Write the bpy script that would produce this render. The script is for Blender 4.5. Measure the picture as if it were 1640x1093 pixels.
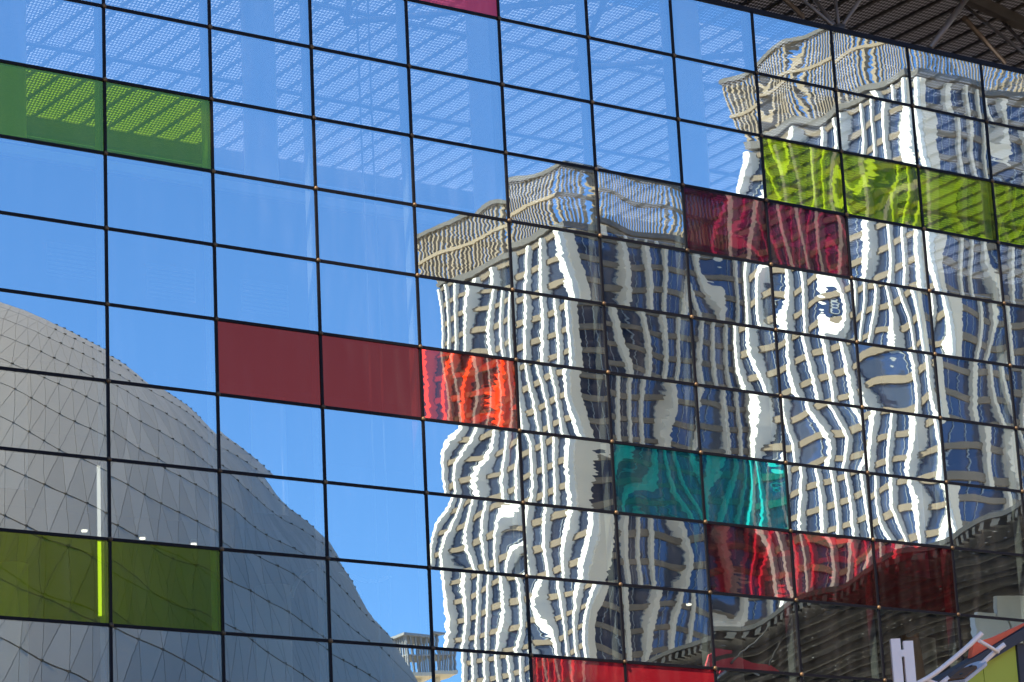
import bpy, math, random
from mathutils import Vector, Matrix

# ------------------------------------------------------------------ scene, camera, sky, sun, exposure
scene = bpy.context.scene
for o in list(bpy.data.objects):
    bpy.data.objects.remove(o)
random.seed(11)
PI = math.pi

yaw, pitch, roll = 0.610943280, 0.277292068, -0.0496304154
CAM = Vector((-21.455, -41.977, 1.6))
fw = Vector((math.sin(yaw) * math.cos(pitch), math.cos(yaw) * math.cos(pitch), math.sin(pitch)))
rt = Vector((math.cos(yaw), -math.sin(yaw), 0.0))
up = rt.cross(fw)
cr = rt * math.cos(roll) + up * math.sin(roll)
cu = -rt * math.sin(roll) + up * math.cos(roll)
cam_data = bpy.data.cameras.new('camera')
cam_data.sensor_fit = 'HORIZONTAL'
cam_data.sensor_width = 36.0
cam_data.lens = 36.0 * 4838.8 / 1640.0
cam_data.clip_start = 0.5
cam_data.clip_end = 5000.0
cam = bpy.data.objects.new('camera', cam_data)
scene.collection.objects.link(cam)
m = Matrix((cr, cu, -fw)).transposed().to_4x4()
m.translation = CAM
cam.matrix_world = m
scene.camera = cam

SUN_EL = math.radians(48.0)
SUN_AZ = math.atan2(-0.93, -0.37)                 # direction towards the sun, measured from +Y to +X
to_sun = Vector((math.sin(SUN_AZ) * math.cos(SUN_EL), math.cos(SUN_AZ) * math.cos(SUN_EL), math.sin(SUN_EL)))
world = bpy.data.worlds.new('World')
scene.world = world
world.use_nodes = True
wnt = world.node_tree
sky = wnt.nodes.new('ShaderNodeTexSky')
sky.sky_type = 'NISHITA'
sky.sun_disc = False
sky.sun_elevation = SUN_EL
sky.sun_rotation = SUN_AZ
sky.air_density = 1.0
sky.dust_density = 0.0
sky.ozone_density = 10.0
sky.altitude = 1500.0
wnt.links.new(sky.outputs[0], wnt.nodes['Background'].inputs[0])
wnt.nodes['Background'].inputs[1].default_value = 0.11

sun_data = bpy.data.lights.new('sun', 'SUN')
sun_data.energy = 5.0
sun_data.angle = math.radians(0.53)
sun_data.color = (1.0, 0.80, 0.56)
sun = bpy.data.objects.new('sun', sun_data)
scene.collection.objects.link(sun)
sun.rotation_euler = (-to_sun).to_track_quat('-Z', 'Y').to_euler()

scene.view_settings.view_transform = 'Standard'
scene.view_settings.look = 'None'
scene.view_settings.gamma = 1.0
scene.view_settings.exposure = 1.5
scene.render.engine = 'CYCLES'
scene.cycles.use_denoising = True
scene.cycles.max_bounces = 6
scene.cycles.glossy_bounces = 3
scene.cycles.diffuse_bounces = 2
scene.cycles.transparent_max_bounces = 16
scene.cycles.use_adaptive_sampling = True
scene.cycles.adaptive_threshold = 0.02
scene.cycles.caustics_reflective = False
scene.cycles.caustics_refractive = False

col = scene.collection

# ------------------------------------------------------------------ helpers
class MB:
    """collects boxes, prisms and tubes; build() links them as one mesh object"""
    def __init__(self):
        self.v, self.f, self.mi, self.sm = [], [], [], []
    def face(self, idx, mi=0, smooth=False):
        self.f.append(idx); self.mi.append(mi); self.sm.append(smooth)
    def box(self, x0, x1, y0, y1, z0, z1, mi=0):
        n = len(self.v)
        self.v += [(x, y, z) for z in (z0, z1) for y in (y0, y1) for x in (x0, x1)]
        for q in ((0, 2, 3, 1), (4, 5, 7, 6), (0, 1, 5, 4), (2, 6, 7, 3), (0, 4, 6, 2), (1, 3, 7, 5)):
            self.face([n + i for i in q], mi)
        return self
    def obox(self, o, a, b, c, mi=0):
        """box spanned by the three edge vectors a, b, c from corner o"""
        n = len(self.v)
        o, a, b, c = Vector(o), Vector(a), Vector(b), Vector(c)
        flip = a.cross(b).dot(c) < 0
        for k in (0, 1):
            for j in (0, 1):
                for i in (0, 1):
                    self.v.append(tuple(o + a * i + b * j + c * k))
        for q in ((0, 2, 3, 1), (4, 5, 7, 6), (0, 1, 5, 4), (2, 6, 7, 3), (0, 4, 6, 2), (1, 3, 7, 5)):
            q = [n + i for i in q]
            self.face(q[::-1] if flip else q, mi)
        return self
    def prism(self, poly, d, mi=0):
        """polygon (list of points) extruded by vector d"""
        n = len(self.v); k = len(poly); d = Vector(d)
        self.v += [tuple(Vector(p)) for p in poly] + [tuple(Vector(p) + d) for p in poly]
        self.face([n + i for i in range(k)], mi)
        self.face([n + k + i for i in reversed(range(k))], mi)
        for i in range(k):
            j = (i + 1) % k
            self.face([n + i, n + k + i, n + k + j, n + j], mi)
        return self
    def tube(self, pts, r, seg=10, mi=0, cap=True):
        pts = [Vector(p) for p in pts]
        n = len(self.v)
        t0 = (pts[1] - pts[0]).normalized()
        ref = Vector((0, 0, 1)) if abs(t0.z) < 0.9 else Vector((1, 0, 0))
        for i, p in enumerate(pts):
            t = (pts[min(i + 1, len(pts) - 1)] - pts[max(i - 1, 0)]).normalized()
            s = t.cross(ref).normalized(); u = s.cross(t)
            rr = r[i] if isinstance(r, (list, tuple)) else r
            for k in range(seg):
                a = 2 * PI * k / seg
                self.v.append(tuple(p + s * math.cos(a) * rr + u * math.sin(a) * rr))
        for i in range(len(pts) - 1):
            for k in range(seg):
                a, b = n + i * seg + k, n + i * seg + (k + 1) % seg
                self.face([a, b, b + seg, a + seg], mi, True)
        if cap:
            self.face([n + k for k in reversed(range(seg))], mi)
            self.face([n + (len(pts) - 1) * seg + k for k in range(seg)], mi)
        return self
    def mesh(self, name, mats):
        me = bpy.data.meshes.new(name)
        me.from_pydata(self.v, [], self.f)
        for mt in (mats if isinstance(mats, (list, tuple)) else [mats]):
            me.materials.append(mt)
        me.polygons.foreach_set('material_index', self.mi)
        me.polygons.foreach_set('use_smooth', self.sm)
        me.update()
        return me
    def build(self, name, mats, parent=None, loc=None, **kw):
        return obj(name, self.mesh(name, mats), parent, loc, **kw)

def obj(name, me, parent=None, loc=None, label=None, cat=None, group=None, kind=None, matrix=None):
    o = bpy.data.objects.new(name, me)
    col.objects.link(o)
    if parent is not None: o.parent = parent
    if matrix is not None: o.matrix_basis = matrix
    elif loc is not None: o.location = loc
    tag(o, label, cat, group, kind)
    return o

def tag(o, label=None, cat=None, group=None, kind=None):
    if label: o['label'] = label
    if cat: o['category'] = cat
    if group: o['group'] = group
    if kind: o['kind'] = kind
    return o

def thing(name, label, cat, group=None, loc=(0, 0, 0)):
    return obj(name, None, None, loc, label, cat, group)

# ------------------------------------------------------------------ materials
class NT:
    def __init__(self, name):
        self.m = bpy.data.materials.new(name); self.m.use_nodes = True
        self.t = self.m.node_tree; self.t.nodes.clear()
        self.out = self.t.nodes.new('ShaderNodeOutputMaterial')
    def n(self, kind, **kw):
        nd = self.t.nodes.new('ShaderNode' + kind)
        for k, v in kw.items(): setattr(nd, k, v)
        return nd
    def l(self, a, b): self.t.links.new(a, b)
    def math(self, op, a, b=None, c=None):
        nd = self.n('Math', operation=op)
        for i, v in enumerate((a, b, c)):
            if v is None: continue
            if isinstance(v, (int, float)): nd.inputs[i].default_value = v
            else: self.l(v, nd.inputs[i])
        return nd.outputs[0]
    def vec(self, op, a, b=None, scale=None):
        nd = self.n('VectorMath', operation=op)
        for i, v in enumerate((a, b)):
            if v is None: continue
            if isinstance(v, tuple): nd.inputs[i].default_value = v
            else: self.l(v, nd.inputs[i])
        if scale is not None:
            if isinstance(scale, (int, float)): nd.inputs['Scale'].default_value = scale
            else: self.l(scale, nd.inputs['Scale'])
        return nd.outputs[0]

def mat(name, rgb, rough=0.6, metal=0.0, var=0.12, scale=3.0, spec=0.5, rand=0.0):
    """principled surface whose colour wanders with noise (and by object when rand > 0)"""
    g = NT(name)
    b = g.n('BsdfPrincipled')
    tc = g.n('TexCoord')
    nz = g.n('TexNoise'); nz.inputs['Scale'].default_value = scale; nz.inputs['Detail'].default_value = 5.0
    g.l(tc.outputs['Object'], nz.inputs['Vector'])
    k = g.math('MULTIPLY_ADD', nz.outputs['Fac'], 2 * var, 1.0 - var)
    if rand:
        oi = g.n('ObjectInfo')
        k = g.math('MULTIPLY', k, g.math('MULTIPLY_ADD', oi.outputs['Random'], 2 * rand, 1.0 - rand))
    c = g.vec('SCALE', tuple(rgb), scale=k)
    g.l(c, b.inputs['Base Color'])
    b.inputs['Roughness'].default_value = rough
    b.inputs['Metallic'].default_value = metal
    b.inputs['Specular IOR Level'].default_value = spec
    g.l(b.outputs[0], g.out.inputs[0])
    return g.m

def emit(name, rgb, s):
    g = NT(name); e = g.n('Emission'); e.inputs[0].default_value = (*rgb, 1); e.inputs[1].default_value = s
    g.l(e.outputs[0], g.out.inputs[0]); return g.m

def hole_mask(g, vecsock, pitch, radius, a=0, b=1, stretch=2.1):
    """hexagonal dot pattern in the plane of components a, b: 1 inside a hole"""
    sp = g.n('SeparateXYZ'); g.l(vecsock, sp.inputs[0])
    def d(off):
        fx = g.math('SUBTRACT', g.math('FRACT', g.math('ADD', g.math('DIVIDE', sp.outputs[a], pitch), off)), 0.5)
        fy = g.math('SUBTRACT', g.math('FRACT', g.math('ADD', g.math('DIVIDE', sp.outputs[b], pitch * 1.732 * stretch), off)), 0.5)
        fy = g.math('MULTIPLY', fy, 1.732)
        return g.math('ADD', g.math('MULTIPLY', fx, fx), g.math('MULTIPLY', fy, fy))
    dm = g.math('MINIMUM', d(0.0), d(0.5))
    return g.math('LESS_THAN', dm, radius * radius)

def perforated(name, rgb, pitch, radius, a=0, b=1, rough=0.5, membrane=0.35):
    g = NT(name)
    tc = g.n('TexCoord')
    hm = hole_mask(g, tc.outputs['Object'], pitch, radius, a, b)
    bs = g.n('BsdfPrincipled'); bs.inputs['Base Color'].default_value = (*rgb, 1); bs.inputs['Roughness'].default_value = rough
    bs.inputs['Metallic'].default_value = 0.3
    tr = g.n('BsdfTransparent'); mx = g.n('MixShader')
    tl = g.n('BsdfTranslucent'); tl.inputs[0].default_value = (membrane, membrane, membrane, 1)
    hole = g.n('MixShader'); hole.inputs[0].default_value = 0.5
    g.l(tr.outputs[0], hole.inputs[1]); g.l(tl.outputs[0], hole.inputs[2])
    g.l(hm, mx.inputs[0]); g.l(bs.outputs[0], mx.inputs[1]); g.l(hole.outputs[0], mx.inputs[2])
    g.l(mx.outputs[0], g.out.inputs[0])
    return g.m

PW, PH = 2.0, 1.29619                 # module of the curtain wall
WARP = 0.0108
def warped_normal(g, amp, seed, fine=0.08):
    """slope field of a slightly wavy, slightly bowed and slightly tilted glass sheet, different for every pane"""
    tc = g.n('TexCoord'); oi = g.n('ObjectInfo'); ge = g.n('NewGeometry')
    r = g.math('ADD', oi.outputs['Random'], seed)
    cb = g.n('CombineXYZ')
    g.l(g.math('MULTIPLY', r, 53.0), cb.inputs[0]); g.l(g.math('MULTIPLY', r, 131.0), cb.inputs[1]); g.l(g.math('MULTIPLY', r, 17.0), cb.inputs[2])
    co = g.vec('ADD', g.vec('MULTIPLY', tc.outputs['Object'], (0.95, 1.0, 0.52)), cb.outputs[0])
    n1 = g.n('TexNoise'); n1.inputs['Scale'].default_value = 0.9; n1.inputs['Detail'].default_value = 0.45; n1.inputs['Roughness'].default_value = 0.40
    g.l(co, n1.inputs['Vector'])
    co2 = g.vec('ADD', g.vec('MULTIPLY', tc.outputs['Object'], (2.5, 1.0, 14.0)), cb.outputs[0])
    n2 = g.n('TexNoise'); n2.inputs['Scale'].default_value = 1.0; n2.inputs['Detail'].default_value = 1.0
    g.l(co2, n2.inputs['Vector'])
    own = g.math('MULTIPLY_ADD', g.math('FRACT', g.math('MULTIPLY', r, 71.3)), 1.3 * amp, 0.55 * amp)
    s = g.vec('SCALE', g.vec('SUBTRACT', n1.outputs['Color'], (0.5, 0.5, 0.5)), scale=own)
    s2 = g.vec('SCALE', g.vec('SUBTRACT', n2.outputs['Color'], (0.5, 0.5, 0.5)), scale=amp * fine)
    fr = lambda k: g.math('SUBTRACT', g.math('FRACT', g.math('MULTIPLY', r, k)), 0.5)
    tl = g.n('CombineXYZ'); g.l(fr(13.7), tl.inputs[0]); g.l(fr(29.3), tl.inputs[2])
    tilt = g.vec('SCALE', tl.outputs[0], scale=amp * 0.24)
    # sealed panes bow: the slope grows towards the edges (cubic term), in or out as the pane happens to be
    sp = g.n('SeparateXYZ'); g.l(tc.outputs['Object'], sp.inputs[0])
    cubic = lambda v: g.math('MULTIPLY', v, g.math('MULTIPLY_ADD', g.math('MULTIPLY', v, v), 0.6, 0.4))
    bw = g.n('CombineXYZ'); g.l(cubic(sp.outputs[0]), bw.inputs[0]); g.l(cubic(g.math('MULTIPLY', sp.outputs[2], 1.5)), bw.inputs[2])
    bow = g.vec('SCALE', bw.outputs[0], scale=g.math('MULTIPLY', fr(41.9), amp * 0.5))
    tot = g.vec('ADD', g.vec('ADD', s, s2), g.vec('ADD', tilt, bow))
    tot = g.vec('MULTIPLY', tot, (1.0, 0.0, 0.5))
    flat = g.n('SeparateColor'); g.l(oi.outputs['Color'], flat.inputs[0])      # how far this sheet departs from flat
    tot = g.vec('SCALE', tot, scale=flat.outputs[0])
    return g.vec('NORMALIZE', g.vec('ADD', ge.outputs['Normal'], tot))

def dust(g, amount):
    tc = g.n('TexCoord'); oi = g.n('ObjectInfo')
    nz = g.n('TexNoise'); nz.inputs['Scale'].default_value = 1.6; nz.inputs['Detail'].default_value = 3.0; nz.inputs['Roughness'].default_value = 0.65
    g.l(g.vec('ADD', g.vec('MULTIPLY', tc.outputs['Object'], (2.4, 1.0, 0.35)), g.vec('SCALE', (31.0, 17.0, 9.0), scale=oi.outputs['Random'])), nz.inputs['Vector'])
    k = g.math('MULTIPLY', g.math('POWER', nz.outputs['Fac'], 3.5), amount)
    df = g.n('BsdfDiffuse'); g.l(g.vec('SCALE', (1.0, 0.97, 0.92), scale=k), df.inputs[0])
    return df.outputs[0]

def glossy(g, rgb, nrm, rough=0.0):
    b = g.n('BsdfGlossy'); b.inputs['Color'].default_value = (*rgb, 1); b.inputs['Roughness'].default_value = rough
    g.l(nrm, b.inputs['Normal']); return b.outputs[0]

def add(g, a, b):
    s = g.n('AddShader'); g.l(a, s.inputs[0]); g.l(b, s.inputs[1]); return s.outputs[0]

def clear_glass():
    g = NT('coated_glass')
    gl = glossy(g, (0.47, 0.60, 0.62), warped_normal(g, WARP, 0.0))
    tr = g.n('BsdfTransparent'); tr.inputs[0].default_value = (0.24, 0.28, 0.29, 1)
    g.l(add(g, add(g, gl, tr.outputs[0]), dust(g, 0.11)), g.out.inputs[0]); return g.m

def tinted_glass(name, refl, trans, front=0.06, body=None, warp2=1.8):
    """front surface mirrors without colour, the coloured interlayer mirrors a second, more wavy picture"""
    g = NT(name)
    a = glossy(g, (front, front, front), warped_normal(g, WARP, 0.0))
    b = glossy(g, refl, warped_normal(g, WARP * warp2, 0.37))
    tr = g.n('BsdfTransparent'); tr.inputs[0].default_value = (*trans, 1)
    s = add(g, add(g, a, b), tr.outputs[0])
    if body:
        d = g.n('BsdfDiffuse'); d.inputs[0].default_value = (*body, 1)
        s = add(g, s, d.outputs[0])
    g.l(add(g, s, dust(g, 0.06)), g.out.inputs[0]); return g.m

def plain_back():
    g = NT('glass_back'); tr = g.n('BsdfTransparent'); tr.inputs[0].default_value = (0.95, 0.97, 0.97, 1)
    g.l(tr.outputs[0], g.out.inputs[0]); return g.m

M = {
    'clear': clear_glass(), 'back': plain_back(),
    'green': tinted_glass('green_glass', (0.10, 0.165, 0.003), (0.24, 0.40, 0.008), 0.050, (0.022, 0.036, 0.001)),
    'dull_red': tinted_glass('dull_red_glass', (0.52, 0.028, 0.008), (0.20, 0.02, 0.015), 0.024),
    'orange': tinted_glass('orange_red_glass', (0.44, 0.026, 0.002), (0.20, 0.02, 0.01), 0.09, (0.012, 0.002, 0.001), 1.3),
    'pink': tinted_glass('pink_glass', (0.30, 0.015, 0.025), (0.30, 0.05, 0.08), 0.04, (0.34, 0.03, 0.06)),
    'teal': tinted_glass('teal_glass', (0.004, 0.24, 0.25), (0.01, 0.12, 0.15), 0.036, (0.001, 0.026, 0.032), 1.3),
    'magenta': tinted_glass('magenta_glass', (0.052, 0.002, 0.010), (0.13, 0.008, 0.04), 0.05, (0.006, 0.001, 0.003)),
    'dark_red': tinted_glass('dark_red_glass', (0.14, 0.003, 0.008), (0.14, 0.006, 0.015), 0.10, (0.006, 0.0005, 0.001), 1.8),
    'matte_red': tinted_glass('matte_red_glass', (0.17, 0.008, 0.010), (0.20, 0.02, 0.02), 0.045, (0.20, 0.007, 0.014)),
    'black': mat('black_gasket', (0.006, 0.006, 0.009), 0.55, 0, 0.25, 2.0, spec=0.15),
    'bronze': mat('bronze_cap', (0.11, 0.07, 0.034), 0.45, 0.3, 0.35, 30.0, rand=0.5),
    'steel_white': mat('white_painted_steel', (0.45, 0.45, 0.45), 0.45, 0, 0.08, 2.0),
    'deck': perforated('perforated_deck', (0.02, 0.019, 0.018), 0.080, 0.29, membrane=0.65),
    'purlin': mat('purlin_steel', (0.06, 0.055, 0.05), 0.5, 0.3, 0.2, 2.0),
    'tube': mat('weathered_tube_steel', (0.17, 0.135, 0.105), 0.45, 0.4, 0.3, 3.0),
    'dark_beam': mat('dark_beam_steel', (0.06, 0.052, 0.045), 0.55, 0.2, 0.3, 2.0),
    'interior_dark': mat('dark_interior_plaster', (0.035, 0.037, 0.042), 0.9, 0, 0.2, 0.5, spec=0.2),
    'interior_pale': mat('pale_interior_plaster', (0.60, 0.60, 0.60), 0.8, 0, 0.06, 0.5),
    'column': mat('pale_column_paint', (0.66, 0.65, 0.63), 0.6, 0, 0.06, 0.8),
    'grille': mat('grille_metal', (0.16, 0.17, 0.18), 0.5, 0.2, 0.1),
    'lamp': emit('downlight_glow', (1.0, 0.85, 0.65), 2.0),
    'strip': emit('sun_edge_emit', (1.0, 0.90, 0.78), 0.75),  # emission that imitates sun on a steel edge
    'white_pier': mat('white_stone_pier', (0.88, 0.86, 0.81), 0.7, 0, 0.05, 0.15, rand=0.05),
    'tan_band': mat('tan_stone_band', (0.22, 0.175, 0.13), 0.75, 0, 0.12, 0.3, rand=0.08),
    'grey_stone': mat('grey_stone_pier', (0.80, 0.68, 0.53), 0.75, 0, 0.08, 0.3, rand=0.04),
    'crown': mat('tan_crown_slat', (0.30, 0.235, 0.165), 0.7, 0, 0.1, 0.5, rand=0.1),
    'cap_stone': mat('grey_crown_cap', (0.13, 0.12, 0.115), 0.7, 0, 0.1, 0.3),
    'win_frame': mat('window_frame_grey', (0.30, 0.32, 0.34), 0.5, 0.2, 0.05),
    'plaza': mat('plaza_paving', (0.56, 0.48, 0.38), 0.85, 0, 0.2, 0.2),
    'shaded_ground': mat('shaded_plaza_ground', (0.17, 0.155, 0.14), 0.8, 0, 0.25, 0.3),
    'hull': mat('grey_hull_panel', (0.41, 0.335, 0.275), 0.5, 0.0, 0.12, 0.12, rand=0.10),
    'hull_seam': mat('hull_seam', (0.055, 0.05, 0.045), 0.8, 0, 0.2),
    'brown': mat('brown_column_stone', (0.30, 0.14, 0.06), 0.6, 0, 0.2, 0.5),
    'canopy_edge': mat('grey_canopy_edge', (0.055, 0.055, 0.055), 0.5, 0.2, 0.1, 1.0),
    'canopy_deck': perforated('canopy_louvre_deck', (0.018, 0.017, 0.016), 0.45, 0.065, membrane=0.1),
    'slat': mat('canopy_slat', (0.03, 0.027, 0.024), 0.6, 0.0, 0.3, 0.6),
    'pale_panel': mat('pale_wall_panel', (0.72, 0.73, 0.74), 0.6, 0, 0.06, 0.5),
    'white_paint': mat('white_painted_tube', (0.93, 0.77, 0.67), 0.38, 0, 0.06, 6.0),
    'lime': mat('lime_cladding', (0.44, 0.47, 0.05), 0.55, 0, 0.06, 1.5),
    'grey_metal': mat('dark_grey_flashing', (0.07, 0.07, 0.075), 0.75, 0.0, 0.12, 2.0, spec=0.2),
    'orange_metal': mat('orange_red_metal', (0.85, 0.13, 0.05), 0.45, 0, 0.12, 3.0),
    'wood': mat('board_wood', (0.17, 0.085, 0.04), 0.8, 0, 0.45, 14.0, spec=0.2),
    'board_rim': mat('board_rim_grey', (0.52, 0.49, 0.47), 0.5, 0, 0.1, 5.0),
    'red_cloth': mat('red_ribbon_cloth', (0.55, 0.03, 0.05), 0.7, 0, 0.15, 4.0),
    'purple_cloth': mat('purple_ribbon_cloth', (0.38, 0.06, 0.26), 0.7, 0, 0.15, 4.0),
    'hoop': mat('pale_hoop_tube', (0.78, 0.74, 0.66), 0.4, 0, 0.05),
    'lattice': mat('white_lattice_paint', (0.34, 0.34, 0.35), 0.6, 0, 0.06),
}
def window_glass():
    g = NT('tower_window_glass')
    oi = g.n('ObjectInfo'); tc = g.n('TexCoord')
    b = g.n('BsdfPrincipled')
    b.inputs['Roughness'].default_value = 0.04; b.inputs['Specular IOR Level'].default_value = 1.0; b.inputs['Metallic'].default_value = 0.35
    mix = g.n('Mix', data_type='RGBA')
    mix.inputs[6].default_value = (0.018, 0.035, 0.085, 1); mix.inputs[7].default_value = (0.07, 0.10, 0.18, 1)
    g.l(oi.outputs['Random'], mix.inputs[0])
    g.l(mix.outputs[2], b.inputs['Base Color'])
    g.l(b.outputs[0], g.out.inputs[0]); return g.m
M['win'] = window_glass()
def smoked_sheet():
    g = NT('smoked_polycarbonate'); t = g.n('BsdfTranslucent'); t.inputs[0].default_value = (0.13, 0.125, 0.12, 1)
    tr = g.n('BsdfTransparent'); tr.inputs[0].default_value = (0.10, 0.10, 0.11, 1)
    g.l(add(g, t.outputs[0], tr.outputs[0]), g.out.inputs[0]); return g.m
M['smoked'] = smoked_sheet()

# ------------------------------------------------------------------ ground
MB().box(-900, 900, -900, 500, -0.5, 0.0).build('ground', M['plaza'], kind='structure')

MB().box(-70, 125, -112, 40, 0.0, 0.15).build('plaza', M['shaded_ground'], kind='structure')  # dark sheet added for shaded ground, to weaken bounce on hall and wing

# ------------------------------------------------------------------ glass curtain wall
Z0 = 21.0152
ROWZ = {-2: 23.6, -1: 22.302, 0: Z0 + 0.003, 1: 19.712, 2: 18.425, 3: 17.133, 4: 15.843, 5: 14.557, 6: 13.262, 7: 11.962, 8: 10.586, 9: 9.25, 10: 7.95}
R0, R1 = -2, 10
C0, C1 = -3, 13
wall = thing('glass_curtain_wall', 'tall blue mirror glass curtain wall with black joints and scattered coloured panes', 'facade')
tint = {}
for k in ((-1, 1), (0, 1), (-1, 7), (0, 7), (7, 0), (8, 0), (9, 0), (10, 0)): tint[k] = 'green'
for k in ((1, 4), (2, 4)): tint[k] = 'dull_red'
tint[(3, 4)] = 'orange'; tint[(3, -2)] = 'pink'
for k in ((5, 5), (6, 5)): tint[k] = 'teal'
for k in ((6, 1), (7, 1)): tint[k] = 'magenta'
for k in ((6, 6), (7, 6), (8, 6)): tint[k] = 'dark_red'
for k in ((4, 8), (5, 8)): tint[k] = 'matte_red'
tint_label = {'green': 'translucent green tinted pane', 'dull_red': 'dull brick red pane', 'orange': 'glowing orange red pane', 'pink': 'bright pink red pane',
              'teal': 'teal green pane', 'magenta': 'dark magenta pane', 'dark_red': 'deep crimson pane', 'matte_red': 'matte red pane'}
pane_mesh = {}
def get_pane(mk, h):
    key = (mk, round(h, 3))
    if key not in pane_mesh:
        b = MB(); n = 0
        hx, hz = PW / 2 - 0.012, h / 2 - 0.012
        b.box(-hx, hx, 0.0, 0.02, -hz, hz, 1)
        b.mi[2] = 0                                   # the outer face carries the coating
        pane_mesh[key] = b.mesh('pane', [M[mk], M['back']])
    return pane_mesh[key]
for c in range(C0, C1):
    for r in range(R0, R1):
        zt, zb = ROWZ[r], ROWZ[r + 1]
        mk = tint.get((c, r), 'clear')
        pn = obj('pane', get_pane(mk, zt - zb), wall, ((c + 0.5) * PW, 0.0, (zt + zb) / 2), label=tint_label.get(mk))
        k = 0.5 if c < 3 else 1.0                     # the panes at the left are flatter sheets
        pn.color = (k, k, k, 1.0)
for c in range(C0, C1 + 1):
    MB().box(-0.025, 0.025, -0.018, 0.10, ROWZ[R1], ROWZ[R0] + 0.05).build('mullion', M['black'], wall, (c * PW, 0, 0))
for r in range(R0, R1 + 1):
    hh = 0.025 if r > R0 else 0.05
    MB().box(C0 * PW, C1 * PW, -0.022, 0.094, -hh, hh).build('transom', M['black'], wall, (0, 0, ROWZ[r]))
capb = MB()
rings = ((0.040, 0.0), (0.038, -0.016), (0.027, -0.030), (0.0, -0.035))
for rr, yy in rings[:3]:
    capb.v += [(rr * math.cos(2 * PI * k / 12), yy, rr * math.sin(2 * PI * k / 12)) for k in range(12)]
capb.v.append((0, rings[3][1], 0))
for i in range(2):
    for k in range(12):
        capb.face([i * 12 + k, i * 12 + (k + 1) % 12, (i + 1) * 12 + (k + 1) % 12, (i + 1) * 12 + k], 0, True)
for k in range(12): capb.face([24 + k, 24 + (k + 1) % 12, 36], 0, True)
cap_me = capb.mesh('joint_cap', M['bronze'])
for c in range(C0, C1 + 1):
    for r in range(R0 + 1, R1 + 1):
        obj('joint_cap', cap_me, wall, (c * PW, -0.022, ROWZ[r]))
fin_me = MB().box(-0.03, 0.03, 0.14, 0.30, ROWZ[R1], ROWZ[R0]).mesh('support_fin', M['steel_white'])
for c in range(C0, C1 + 1):
    obj('support_fin', fin_me, wall, (c * PW, 0, 0))
# plinth below the glass
MB().box(C0 * PW, C1 * PW, 0.0, 0.4, 0.0, ROWZ[R1] - 0.06).build('plinth_wall', M['grey_metal'], kind='structure')

# ------------------------------------------------------------------ perforated roof behind and above the glass
RX0, RX1, RY0, RY1, RZ = -8.0, 46.0, -0.9, 18.6, 26.5
SW = 0.625
roof = thing('perforated_roof', 'dark perforated metal roof on tube struts above the glass wall', 'roof')
panel_me = MB()
panel_me.v = [(0.035, RY0, 0), (SW - 0.035, RY0, 0), (SW - 0.035, RY1, 0), (0.035, RY1, 0)]
panel_me.face([0, 3, 2, 1])
panel_me = panel_me.mesh('roof_panel', M['deck'])
purlin_me = MB().box(-0.04, 0.04, RY0, RY1, -0.045, 0.02).mesh('purlin', M['purlin'])
ns = int((RX1 - RX0) / SW)
for i in range(ns):
    obj('roof_panel', panel_me, roof, (RX0 + i * SW, 0, RZ))
    obj('purlin', purlin_me, roof, (RX0 + i * SW, 0, RZ))
MB().box(RX0, RX1, -2.5, 6.4, RZ + 0.5, RZ + 0.62).build('smoked_cover', M['smoked'], roof)
for k in range(6):
    xa = RX0 + 1 + k * 9.0; ya, yb = (1.75, 4.1) if k % 2 else (4.1, 1.75)
    dv = Vector((9.0, yb - ya, 0)); nv_ = Vector((-dv.y, dv.x, 0)).normalized()
    MB().obox(Vector((xa, ya, RZ - 0.36)) - nv_ * 0.09, dv, nv_ * 0.18, (0, 0, 0.26)).build('cross_beam', M['dark_beam'], roof)
for yy in (9.4, 14.2):
    MB().tube([(RX0, yy, RZ - 0.13), (RX1, yy, RZ - 0.13)], 0.045, 8).build('cross_tube', M['dark_beam'], roof)
MB().box(RX0, RX1, RY1 - 0.2, RY1, RZ - 0.5, RZ - 0.08).build('fascia', M['dark_beam'], roof)
STRUTS = ((-0.54, 2.08, 0.042), (1.08, 2.49, 0.042), (1.39, 1.66, 0.038), (2.32, 0.95, 0.045))
for x in (-7.4, -1.4, 4.6, 10.6, 16.6, 22.6, 28.6, 34.6):
    nd = Vector((x, 0.42, 23.8))
    for tx, ty, rr in STRUTS:
        MB().tube([nd, (x + tx, 0.4 + ty, RZ - 0.3)], rr, 10).build('strut', M['tube'], roof)
    MB().tube([nd - Vector((0, 0, 0.1)), nd + Vector((0, 0, 0.12))], 0.13, 12).build('strut_joint', M['dark_beam'], roof)
    MB().tube([(x + 2.4, 0.4, 23.85), (x + 5.0, 1.5, RZ - 0.3)], 0.065, 12).build('strut', M['tube'], roof)
    MB().tube([(x + 6.2, 3.2, RZ - 0.25), (x + 8.9, 4.8, RZ - 0.25)], 0.06, 10).build('diagonal_tube', M['tube'], roof)
    MB().tube([(x, 9.4, RZ - 0.4), (x + 3.0, 4.1, RZ - 1.2)], 0.07, 10).build('diagonal_tube', M['tube'], roof)
    MB().tube([(x + 3.0, 4.1, RZ - 1.2), (x + 6.0, 9.4, RZ - 0.4)], 0.07, 10).build('diagonal_tube', M['tube'], roof)

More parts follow.
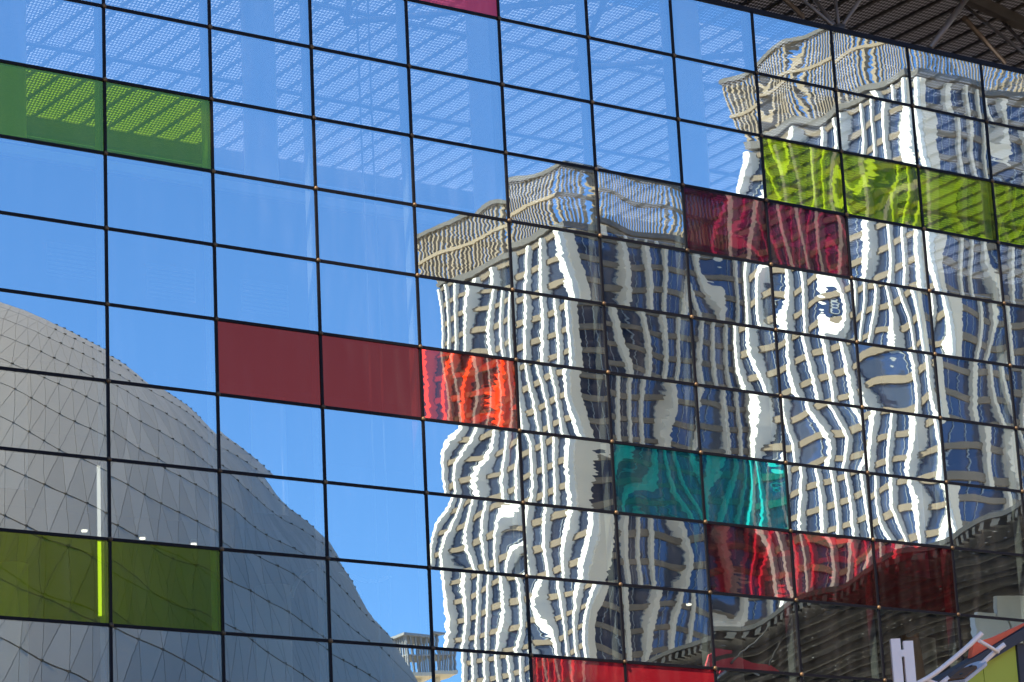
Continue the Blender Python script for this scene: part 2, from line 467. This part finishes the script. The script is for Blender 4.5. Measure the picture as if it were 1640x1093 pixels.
# ------------------------------------------------------------------ interior behind the glass
MB().box(RX0, RX1, RY1 + 0.02, RY1 + 0.3, 0, RZ - 0.5).build('back_wall', M['interior_dark'], kind='structure')
MB().box(RX0, 30, 2.15, RY1, 18.9, 19.2).build('upper_floor', M['interior_dark'], kind='structure')
MB().box(RX0, 9.5, 2.0, 2.146, 18.95, 19.11).build('edge_beam', M['interior_pale'], kind='structure')
MB().box(RX0, 10.0, 4.6, 5.0, 16.2, 18.896).build('bulkhead_wall', M['interior_dark'], kind='structure')
MB().box(RX0, RX1, 1.4, RY1, 12.72, 13.0).build('lower_floor', M['interior_dark'], kind='structure')
for i, (x, z) in enumerate(((1.65, 18.1), (3.65, 17.97), (5.6, 17.93))):
    v = thing('wall_vent', ['slatted square vent grille faintly seen in the leftmost glass column', 'slatted square vent grille faintly seen between the two other vents',
                            'slatted square vent grille faintly seen above the dull red pane'][i], 'vent', 'vents on the inner wall', (x, 4.59, z))
    f = MB(); f.box(-0.5, 0.5, -0.03, 0, 0.28, 0.31).box(-0.5, 0.5, -0.03, 0, -0.31, -0.28).box(-0.5, -0.47, -0.03, 0, -0.28, 0.28).box(0.47, 0.5, -0.03, 0, -0.28, 0.28)
    f.build('frame', M['grille'], v)
    for k in range(7):
        MB().box(-0.47, 0.47, -0.025, 0, -0.25 + k * 0.08, -0.21 + k * 0.08).build('slat', M['grille'], v)
for i, x in enumerate((0.9, 6.2, 11.5, 16.8, 22.1)):
    MB().tube([(0, 0, 0), (0, 0, 26.3)], 0.33, 24).build('interior_column', M['column'], None, (x, 5.6, 0),
        label=['round pale column behind the leftmost panes', 'round pale column behind the glass above and below the dull red panes', 'round pale column behind the glass near the middle tower reflection',
               'round pale column behind the glass near the magenta panes', 'round pale column behind the glass at the right'][i], cat='column', group='round columns inside the hall')
for i, (x, y, z) in enumerate(((0.81, 2.5, 12.67), (1.89, 2.5, 12.63), (2.87, 2.5, 12.61), (13.48, 2.5, 12.3), (21.0, 2.5, 12.88), (22.11, 2.5, 13.12))):
    zt = 12.70 if z < 12.7 else z + 0.05
    d = thing('downlight', ['small lit downlight above the left green pane, leftmost', 'small lit downlight above the second green pane, left one', 'small lit downlight above the second green pane, right one',
              'single lit downlight behind the glass below the teal panes', 'small lit downlight at right edge behind dark glass, left one', 'small lit downlight at right edge behind dark glass, right one'][i],
              'lamp', 'downlights inside the hall', (x, y, z))
    MB().tube([(0, 0, 0.03), (0, 0, 0.10)], [0.07, 0.045], 12).build('housing', M['steel_white'], d)
    MB().tube([(0, 0, 0.0), (0, 0, 0.028)], 0.05, 12).build('lens', M['lamp'], d)

ls = thing('sunlit_edge_glow', 'tall glowing strip behind the left green pane, standing in for a sunlit steel edge', 'lamp', None, (-0.095, 0.18, 10.75))  # glowing strip added in place of a sunlit steel edge
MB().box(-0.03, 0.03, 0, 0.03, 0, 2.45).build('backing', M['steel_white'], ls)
MB().box(-0.027, 0.027, -0.02, -0.001, 0.01, 2.44).build('tube', M['strip'], ls)  # glowing face of the added edge, not a lamp
for i, x in enumerate((5.72, 5.96)):
    MB().tube([(x, 1.2, 0), (x, 1.2, 26.0)], 0.018, 6).build('tension_cable', M['grille'], label=['thin vertical cable behind the glass left of the middle tower, left of the pair',
        'thin vertical cable behind the glass left of the middle tower, right of the pair'][i], cat='cable', group='pair of thin cables inside the hall')

def ribbon(name, pts, w, th, mt, **kw):
    b = MB(); n = len(pts)
    for i, p in enumerate(pts):
        p = Vector(p)
        t = (Vector(pts[min(i + 1, n - 1)]) - Vector(pts[max(i - 1, 0)])).normalized()
        s = t.cross(Vector((0, 1, 0))).normalized()
        ww = w[i]
        for a, y in ((-1, 0), (1, 0), (1, th), (-1, th)):
            b.v.append(tuple(p + s * a * ww / 2 + Vector((0, y, 0))))
    for i in range(n - 1):
        for k in range(4):
            a, c = i * 4 + k, i * 4 + (k + 1) % 4
            b.face([a, a + 4, c + 4, c], 0, False)
    b.face([0, 1, 2, 3]); b.face([(n - 1) * 4 + k for k in (3, 2, 1, 0)])
    return b.build(name, M[mt], **kw)
ribbon('hanging_ribbon', [(8.85, 3, 11.62), (9.05, 3.02, 11.80), (9.3, 3.05, 11.86), (9.55, 3.05, 11.80), (9.85, 3.0, 11.62)], [0.03, 0.14, 0.2, 0.16, 0.05], 0.02, 'red_cloth',
       label='red curved ribbon behind the glass at the foot of the middle tower reflection', cat='ribbon', group='hanging ribbons inside the hall')
ribbon('hanging_ribbon', [(8.9, 3.2, 11.5), (9.2, 3.22, 11.66), (9.5, 3.25, 11.66), (9.9, 3.2, 11.48)], [0.03, 0.14, 0.17, 0.2], 0.02, 'purple_cloth',
       label='purple curved ribbon behind the glass below the red one', cat='ribbon', group='hanging ribbons inside the hall')
hl = ['pale thin hoop behind the glass right of the lower left green panes, upper', 'pale thin hoop behind the glass right of the lower left green panes, lower', 'pale thin hoop behind the glass beside the middle tower reflection']
for i, (x, z, r, a0, a1) in enumerate(((5.45, 13.95, 0.82, 200, 350), (6.4, 12.05, 0.75, 20, 170), (7.3, 13.4, 0.8, 190, 340))):
    MB().tube([(x + r * math.cos(math.radians(a)), 4.0, z + r * math.sin(math.radians(a))) for a in [a0 + (a1 - a0) * k / 24 for k in range(25)]], 0.035, 6).build(
        'hanging_hoop', M['hoop'], label=hl[i], cat='hoop', group='pale hoops hanging inside the hall')

# ------------------------------------------------------------------ twin apartment towers across the plaza (seen mirrored in the glass)
def tower(name, label, x0, y0, group, H=9.6):
    """x0, y0: corner nearest the facade; the tower stretches 34 m to +x and 34 m to -y"""
    W, D, FH, NF, BASE = 34.4, 34.5, 3.25, 40, 0.0
    top = NF * FH                                         # 130 m, the crown screen stands on it
    t = thing(name, label, 'tower', group, (x0, y0, 0))
    MB().box(0.9, W - 0.9, -D + 0.9, -0.9, 0, top).build('core', M['interior_dark'], t)
    band = MB().box(0.35, W - 0.35, -D + 0.35, -0.35, -0.34, 0.44).mesh('spandrel_band', M['tan_band'])
    for k in range(NF + 1):
        obj('spandrel_band', band, t, (0, 0, k * FH))
    # piers of the sunny side (x = 0 plane)
    nb = 9; ps = D / nb
    for i in range(nb + 1):
        wd = 0.66 if 0 < i < nb else 0.8
        yc = -i * ps if 0 < i < nb else (-wd / 2 if i == 0 else -D + wd / 2)
        MB().box(-0.35, 0.9, yc - wd / 2, yc + wd / 2, 0, top + 0.2).build('white_pier', M['white_pier'], t)
    # piers of the side that faces the glass (y = 0 plane)
    xs = [(0.95, 1.3, 'grey_stone'), (6.6, 0.8, 'grey_stone'), (9.8, 0.6, 'grey_stone'), (13.0, 0.6, 'grey_stone'), (16.2, 0.6, 'grey_stone'),
          (21.2, 0.6, 'grey_stone'), (24.4, 0.6, 'grey_stone'), (27.6, 0.6, 'grey_stone'), (30.2, 0.8, 'grey_stone'), (33.3, 2.0, 'grey_stone')]
    for xc, wd, mk in xs:
        MB().box(xc - wd / 2, xc + wd / 2, -0.9, 0.22, 0, top + 0.15).build('pier', M[mk], t)
    # windows: one object each on the storeys that the glass mirrors, the rest in one mesh
    def win_mesh(a, b, side):
        g = MB(); z0, z1 = 0.44, FH - 0.34
        L = b - a; nmid = max(1, int(round(L / 1.5)))
        if side == 'x':
            g.box(0.62, 0.66, a, b, z0, z1, 0)
            for k in range(nmid + 1): g.box(0.56, 0.618, a + (L - 0.1) * k / nmid, a + (L - 0.1) * k / nmid + 0.1, z0, z1, 1)
        else:
            g.box(a, b, -0.66, -0.62, z0, z1, 0)
            for k in range(nmid + 1): g.box(a + (L - 0.1) * k / nmid, a + (L - 0.1) * k / nmid + 0.1, -0.618, -0.56, z0, z1, 1)
        return g
    bays = []
    for i in range(nb): bays.append(('x', -(i + 1) * ps + 0.34, -i * ps - 0.34))
    for (xa, wa, _), (xb, wb, _) in zip(xs, xs[1:]):
        bays.append(('y', xa + wa / 2, xb - wb / 2))
    rest = MB(); count = 0
    for side, a, b in bays:
        g = win_mesh(a, b, side); me = g.mesh('window', [M['win'], M['win_frame']])
        for k in range(NF):
            if k >= 22 and count < 300:
                obj('window', me, t, (0, 0, k * FH)); count += 1
            else:
                n = len(rest.v); rest.v += [(x, y, z + k * FH) for x, y, z in g.v]
                rest.f += [[n + q for q in fc] for fc in g.f]; rest.mi += g.mi; rest.sm += g.sm
    rest.build('lower_windows', [M['win'], M['win_frame']], t, kind='stuff')
    # crown: open screen of slats between ring beams
    def ring(z0, z1, ins, th, mk, nm):
        r_ = MB()
        r_.box(ins, W - ins, -ins - th, -ins, z0, z1); r_.box(ins, W - ins, -D + ins, -D + ins + th, z0, z1)
        r_.box(ins, ins + th, -D + ins + th, -ins - th, z0, z1); r_.box(W - ins - th, W - ins, -D + ins + th, -ins - th, z0, z1)
        r_.build(nm, M[mk], t)
    ring(top + 0.7, top + 1.5, 0.0, 0.9, 'cap_stone', 'crown_foot')
    ring(top + H * 0.55, top + H * 0.55 + 0.45, 0.12, 0.5, 'crown', 'crown_rail')
    ring(top + H - 0.6, top + H, -0.1, 0.9, 'cap_stone', 'crown_cap')
    sl = MB().box(-0.14, 0.14, -0.14, 0.14, top + 1.5, top + H - 0.6).mesh('crown_slat', M['crown'])
    n = 42
    for i in range(n + 1):
        u = 0.5 + (W - 1.0) * i / n; v = 0.5 + (D - 1.0) * i / n
        obj('crown_slat', sl, t, (u, -0.35, 0))
        if 0 < i: obj('crown_slat', sl, t, (0.35, -v, 0))
        obj('crown_slat', sl, t, (u, -D + 0.35, 0)) if 0 < i else None
        if 0 < i < n: obj('crown_slat', sl, t, (W - 0.35, -v, 0))
    MB().box(8, 26, -26, -8, top, top + 4.5).build('plant_room', M['grey_stone'], t)
    return t
tower('apartment_tower', 'apartment tower with white piers and open slatted crown, mirrored in the middle of the glass', 213.0, -277.7, 'twin apartment towers')
tower('apartment_tower', 'nearer apartment tower with white piers, mirrored at the right of the glass', 216.3, -210.7, 'twin apartment towers', 11.8)

# unseen block, added to shade the sculpture, kiosk and left of the glass wall
ob = thing('shade_block', 'unseen block added left of the plaza to shade the glass wall and sculpture', 'building', None, (-34.0, 34.0, 0))
MB().box(-30, -0.6, -70, -0.6, 0, 61.5).build('core', M['win'], ob)
fb = MB().box(-30.4, 0, -70.4, 0, -0.6, 0.7).mesh('shade_block_band', M['grey_stone'])
for k in range(18): obj('shade_block_band', fb, ob, (0, 0, 0.8 + k * 3.55))
for k in range(13): MB().box(-0.55, 0.2, -0.6 - k * 5.85, 0.2 - k * 5.85, 0, 62).build('pier', M['grey_stone'], ob)

# ------------------------------------------------------------------ rounded grey hall (mirrored at lower left)
HC, HR, HH = Vector((39.25, -120.0, 0.0)), 44.0, 55.0
hall = thing('domed_hall', 'rounded grey hall clad in triangular metal panels, mirrored at lower left of the glass', 'building', None, HC)
LEAN = Matrix.Rotation(math.radians(20), 3, Vector((-0.35, 0.94, 0.0)))
def dome(th, ph, k=1.0, lean=True):
    u = Vector((math.cos(ph) * math.cos(th), math.cos(ph) * math.sin(th), math.sin(ph)))
    if lean: u = LEAN @ u
    return Vector((HR * k * u.x, HR * k * u.y, HH * k * u.z))
sh = MB(); nu, nv = 96, 28
for j in range(nv + 1):
    for i in range(nu):
        sh.v.append(tuple(dome(2 * PI * i / nu, (PI / 2 - 0.002) * j / nv, 0.996, False)))
for j in range(nv):
    for i in range(nu):
        sh.face([j * nu + i, j * nu + (i + 1) % nu, (j + 1) * nu + (i + 1) % nu, (j + 1) * nu + i], 0, True)
sh.build('shell', M['hull_seam'], hall)
NR, NT_ = 26, 190
phs = [-0.42 + 1.85 * j / NR for j in range(NR + 1)]
SH = [0.0]
for j in range(NR): SH.append(SH[-1] + random.choice((0.5, 0.42, 0.3)))
tris = []
for j in range(NR):
    for i in range(NT_):
        off = SH[j]; d2 = SH[j + 1] - SH[j]
        a0, a1 = 2 * PI * (i + off) / NT_, 2 * PI * (i + 1 + off) / NT_
        am = 2 * PI * (i + d2 + off) / NT_; am2 = 2 * PI * (i + 1 + d2 + off) / NT_
        tris.append((dome(a0, phs[j]), dome(a1, phs[j]), dome(am, phs[j + 1])))
        tris.append((dome(a1, phs[j]), dome(am2, phs[j + 1]), dome(am, phs[j + 1])))
def view_rank(tri):
    c = (tri[0] + tri[1] + tri[2]) / 3
    n = Vector((c.x / HR ** 2, c.y / HR ** 2, c.z / HH ** 2)).normalized()
    w = c + HC; w.y = -w.y                                  # mirrored in the glass plane
    d = w - CAM; az = math.degrees(math.atan2(d.x, d.y)); el = math.degrees(math.atan2(d.z, math.hypot(d.x, d.y)))
    nm = Vector((n.x, -n.y, n.z))
    ok = 24 < az < 35 and 8.5 < el < 18 and nm.dot(d) < 0
    return (0 if ok else 1, abs(az - 28) + abs(el - 12))
tris = [q for q in tris if max(p.z for p in q) > 0.3]
tris.sort(key=view_rank)
def panel(b, tri):
    c = (tri[0] + tri[1] + tri[2]) / 3
    n = (tri[1] - tri[0]).cross(tri[2] - tri[0]).normalized()
    if n.dot(c) < 0: n = -n
    base = min(tri, key=lambda p: 0)
    pts = []
    for p in tri:
        e = (p - c); pts.append(c + e * (1 - 0.05 / max(0.3, e.length)))
    b.prism(pts, n * 0.09) if (pts[1] - pts[0]).cross(pts[2] - pts[0]).dot(n) < 0 else b.prism(pts[::-1], n * 0.09)
rest = MB()
for i, tr_ in enumerate(tris):
    if i < 300:
        b = MB(); panel(b, tr_); b.build('panel', M['hull'], hall)
    else: panel(rest, tr_)
rest.build('far_panels', M['hull'], hall, kind='stuff')
capme = MB().box(-0.07, 0.07, -0.07, 0.07, -0.07, 0.07).mesh('panel_cap', M['bronze'])
spots = []
for j in range(NR + 1):
    for i in range(NT_):
        p = dome(2 * PI * (i + SH[j]) / NT_, phs[j], 1.001)
        if p.z > 12: spots.append((view_rank((p, p, p)), tuple(p)))
spots.sort()
for rk, p in spots[:270]:
    obj('panel_cap', capme, hall, p)

# ------------------------------------------------------------------ curved canopy wing (mirrored at lower right)
wing = thing('canopy_wing', 'low wing with dark curved canopy, mirrored at lower right of the glass', 'building')
edge = [(62.5, -76.0), (60.2, -69.0), (58.45, -62.4), (56.9, -56.4), (55.1, -48.8), (53.6, -42.1), (53.2, -37.6), (51.1, -31.4), (49.0, -24.0)]
EZ = 24.0
for i in range(len(edge) - 1):
    (ax, ay), (bx, by) = edge[i], edge[i + 1]
    poly = [(ax, ay, EZ), (bx, by, EZ), (bx + 60, by, EZ + 0.5), (ax + 60, ay, EZ + 0.5)]
    b = MB(); b.v = poly; b.face([0, 1, 2, 3]); b.build('deck_panel', M['canopy_deck'], wing)
    d = Vector((bx - ax, by - ay, 0)); L = d.length; d.normalize()
    MB().obox((ax, ay, EZ - 0.05), d * L, (0.25, 0, 0), (0, 0, 0.2)).build('edge_beam', M['canopy_edge'], wing)
    for k in range(int(L / 0.7)):
        p = Vector((ax, ay, 0)) + d * (k * 0.7 + 0.1)
        MB().obox((p.x + 0.05, p.y, EZ - 0.36), d * 0.3, (0.4, 0, 0), (0, 0, 0.30)).build('bracket', M['canopy_edge'], wing)
for k in range(1, 46):
    MB().tube([(ex + 0.4 + k * 1.25, ey, EZ - 0.35 - 0.12 * (k % 2)) for ex, ey in edge], 0.11 + 0.05 * (k % 3), 6).build('slat', M['slat'], wing)
for x, y in ((66.3, -58.0), (62.0, -52.0), (74, -44), (78, -33), (88, -62), (92, -48)):
    MB().tube([(0, 0, 0), (0, 0, EZ - 0.1)], 0.42, 16).build('column', M['brown'], wing, (x + 2.0, y, 0))
MB().box(108, 112, -90, -20, 0, 26).build('rear_wall', M['grey_metal'], wing)
for xa, xb, za, zb in ((57.0, 58.1, 20.6, 22.2), (58.2, 59.5, 21.0, 22.9), (59.6, 61.4, 21.6, 23.3)):
    MB().box(xa, xb, -40.2, -40.0, za, zb).build('pale_panel', M['pale_panel'], wing)

sg = thing('ribbon_sign', 'red swirling ribbon sign, mirrored in the dark glass below the crimson panes', 'sign')
ribbon('swoosh', [(53.1, -52.0, 21.5), (53.5, -52.0, 22.2), (54.1, -52.0, 22.55), (54.8, -52.0, 22.6)], [0.12, 0.45, 0.42, 0.1], 0.08, 'red_cloth', parent=sg)
ribbon('swoosh', [(53.5, -52.15, 21.55), (54.2, -52.15, 21.95), (55.2, -52.15, 22.15), (56.3, -52.15, 21.95), (57.0, -52.15, 21.85)], [0.1, 0.5, 0.7, 0.5, 0.08], 0.08, 'red_cloth', parent=sg)
ribbon('swoosh', [(53.2, -51.9, 21.3), (54.0, -51.9, 21.75), (54.8, -51.9, 21.8), (55.5, -51.9, 21.5)], [0.08, 0.14, 0.14, 0.06], 0.05, 'lattice', parent=sg)
for x in (54.9, 56.2):
    MB().tube([(x, -52.05, 22.2), (x + 1.2, -52.05, 24.0)], 0.03, 6).build('hanger', M['grey_metal'], sg)

# small white lattice balcony at the foot of the far tower
bal = thing('lattice_pavilion', 'small white lattice pavilion, mirrored beside the lower left edge of the tower', 'pavilion', None, (102.6, -150.0, 0))
MB().box(-1.5, 1.5, -1.5, 1.5, 40.2, 40.5).build('floor_slab', M['grey_stone'], bal)
MB().box(-1.7, 1.7, -1.7, 1.7, 43.3, 43.5).build('roof_ring', M['lattice'], bal)
MB().box(-1.4, 1.4, -1.4, 1.4, 41.9, 42.0).build('rail_ring', M['lattice'], bal)
for i in range(7):
    for q in (-1, 1):
        MB().box(-0.06, 0.06, -0.06, 0.06, 40.5, 43.3).build('post', M['lattice'], bal, (-1.35 + 0.45 * i, 1.35 * q, 0))
        MB().box(-0.06, 0.06, -0.06, 0.06, 40.5, 43.3).build('post', M['lattice'], bal, (1.35 * q, -1.12 + 0.37 * i, 0))
MB().box(-0.4, 0.4, -0.4, 0.4, 0, 40.2).build('shaft', M['grey_stone'], bal)

# ------------------------------------------------------------------ lime kiosk and white sculpture in front of the glass (lower right)
kiosk = thing('lime_kiosk', 'lime green clad kiosk with dark sloping roof edge at lower right corner', 'kiosk', None, (0, -12, 0))
def kz(x): return 8.04 + (x - 6.11) * 0.4783
for i, (xa, xb) in enumerate(((5.6, 6.72), (6.735, 7.10), (7.112, 7.74))):
    MB().prism([(xa, 0, 0), (xb, 0, 0), (xb, 0, kz(xb) - 0.16), (xa, 0, kz(xa) - 0.16)], (0, 0.06, 0)).build('cladding_panel', M['lime'], kiosk)
MB().box(7.752, 7.95, -0.03, 0.10, 0, kz(7.75) - 0.17).build('corner_post', M['grey_metal'], kiosk)
MB().box(7.96, 8.4, -0.01, 0.06, 0, kz(7.96) - 0.17).build('side_strip', M['steel_white'], kiosk)
MB().prism([(4.9, -0.12, kz(4.9) - 0.155), (8.8, -0.12, kz(8.8) - 0.155), (8.8, -0.12, kz(8.8) + 0.0), (4.9, -0.12, kz(4.9) + 0.0)], (0, 0.25, 0)).build('roof_edge', M['grey_metal'], kiosk)
MB().prism([(6.86, -0.05, kz(6.86) + 0.01), (7.30, -0.05, kz(7.30) + 0.01), (7.95, -0.05, kz(7.95) + 0.02), (7.95, -0.05, kz(7.95) + 0.05), (7.30, -0.05, kz(7.30) + 0.11), (6.93, -0.05, kz(6.93) + 0.19)],
           (0, 0.08, 0)).build('orange_fin', M['orange_metal'], kiosk)

# white sculpture: twin post and curved ladder rails that carry a board
SO = Vector((0.80, -18.25, 6.90))                # a point near the middle of the rails
su, sv, sw = rt.copy(), Vector((0, 0, 1)), Vector((math.sin(yaw), math.cos(yaw), 0))
K = 33.0 / 4838.8
def S(px, py, d=0.0):
    """metres in the sculpture's own upright plane, given in hundredths of its drawing"""
    a, b = (px - 1540) * K, (1066 - py) * K * 1.02
    a2 = a * math.cos(roll) - b * math.sin(roll); b2 = a * math.sin(roll) + b * math.cos(roll)
    return SO + su * a2 + sv * b2 + sw * d
sc_ = thing('white_sculpture', 'white twin post with curved ladder rails carrying a skateboard shaped board', 'sculpture')
def post(pa, pb, d, zb, name='post'):
    a = S(*pa, d); b = S(*pb, d)
    wv = su * ((b - a).dot(su)); dv = sw * 0.11
    MB().obox((a.x, a.y, zb), wv, dv, (0, 0, a.z - zb)).build(name, M['white_paint'], sc_)
post((1434, 1024), (1449, 1024), 0.0, 0.0)
post((1453.5, 1027.5), (1469, 1027.5), 0.0, 0.0)
for y0, y1 in ((1041, 1052),):
    a = S(1448.2, y1, -0.004); MB().obox(a, su * (6.6 * K), sw * 0.07, (0, 0, (y1 - y0) * K)).build('cross_block', M['white_paint'], sc_)
def smooth(pts, n=5):
    out = []
    P = [pts[0]] + list(pts) + [pts[-1]]
    for i in range(1, len(P) - 2):
        for k in range(n):
            t = k / n
            a, b, c, d = (Vector(q) for q in P[i - 1:i + 3])
            out.append(0.5 * ((2 * b) + (c - a) * t + (2 * a - 5 * b + 4 * c - d) * t * t + (3 * b - a - 3 * c + d) * t ** 3))
    out.append(Vector(P[-2])); return out
rail1 = [S(1400, 1125, -0.1), S(1440, 1108), S(1475, 1093), S(1500, 1079), S(1530, 1056.5), S(1555, 1036), S(1578, 1015)]
rail2 = [S(1470, 1133, 0.35), S(1500, 1116, 0.38), S(1530, 1097, 0.40), S(1560, 1074.5, 0.42), S(1585, 1052.5, 0.44), S(1606, 1034, 0.45), S(1623, 1021, 0.46)]
MB().tube(smooth(rail1), 0.027, 14).build('rail', M['white_paint'], sc_)
MB().tube(smooth(rail2), 0.027, 14).build('rail', M['white_paint'], sc_)
MB().tube([S(1573, 1027), S(1612, 1033, 0.45)], 0.021, 10).build('rung', M['white_paint'], sc_)
MB().tube([S(1488, 1088), S(1512, 1090.5, 0.2), S(1536, 1096, 0.40)], 0.021, 10).build('rung', M['white_paint'], sc_)
MB().tube([S(1512, 1091, 0.2), S(1527, 1080, 0.2)], 0.028, 10).build('board_bracket', M['white_paint'], sc_)
bd = thing('skateboard', 'wooden skateboard shaped board seen from below between the white rails', 'board')
ax_ = su * 44 + sv * 34 + sw * 50; ln = ax_.length * K; ax_.normalize()
side = su * 14 - sv * 0.5 - sw * 12; side = (side - ax_ * side.dot(ax_)).normalized()
nrm = ax_.cross(side).normalized()
if nrm.dot(sw) > 0: nrm = -nrm
o_ = S(1534, 1085, 0.10)
def outline(h, l0, l1):
    pts = [o_ + ax_ * l0 - side * h, o_ + ax_ * (l1 - h) - side * h]
    for k in range(1, 10):
        a = -PI / 2 + PI * k / 10
        pts.append(o_ + ax_ * (l1 - h + h * math.cos(a)) + side * h * math.sin(a))
    pts += [o_ + ax_ * (l1 - h) + side * h, o_ + ax_ * l0 + side * h]
    return pts
MB().prism([p - nrm * 0.02 for p in outline(0.125, 0.0, ln + 0.09)], -nrm * 0.035).build('rim', M['board_rim'], bd)
MB().prism(outline(0.105, 0.02, ln * 0.8), -nrm * 0.018).build('deck', M['wood'], bd)
for k in (0.3, 0.75):
    MB().tube([o_ + ax_ * ln * k + nrm * 0.0, o_ + ax_ * ln * k + nrm * 0.01], 0.02, 8).build('bolt', M['grey_metal'], bd)
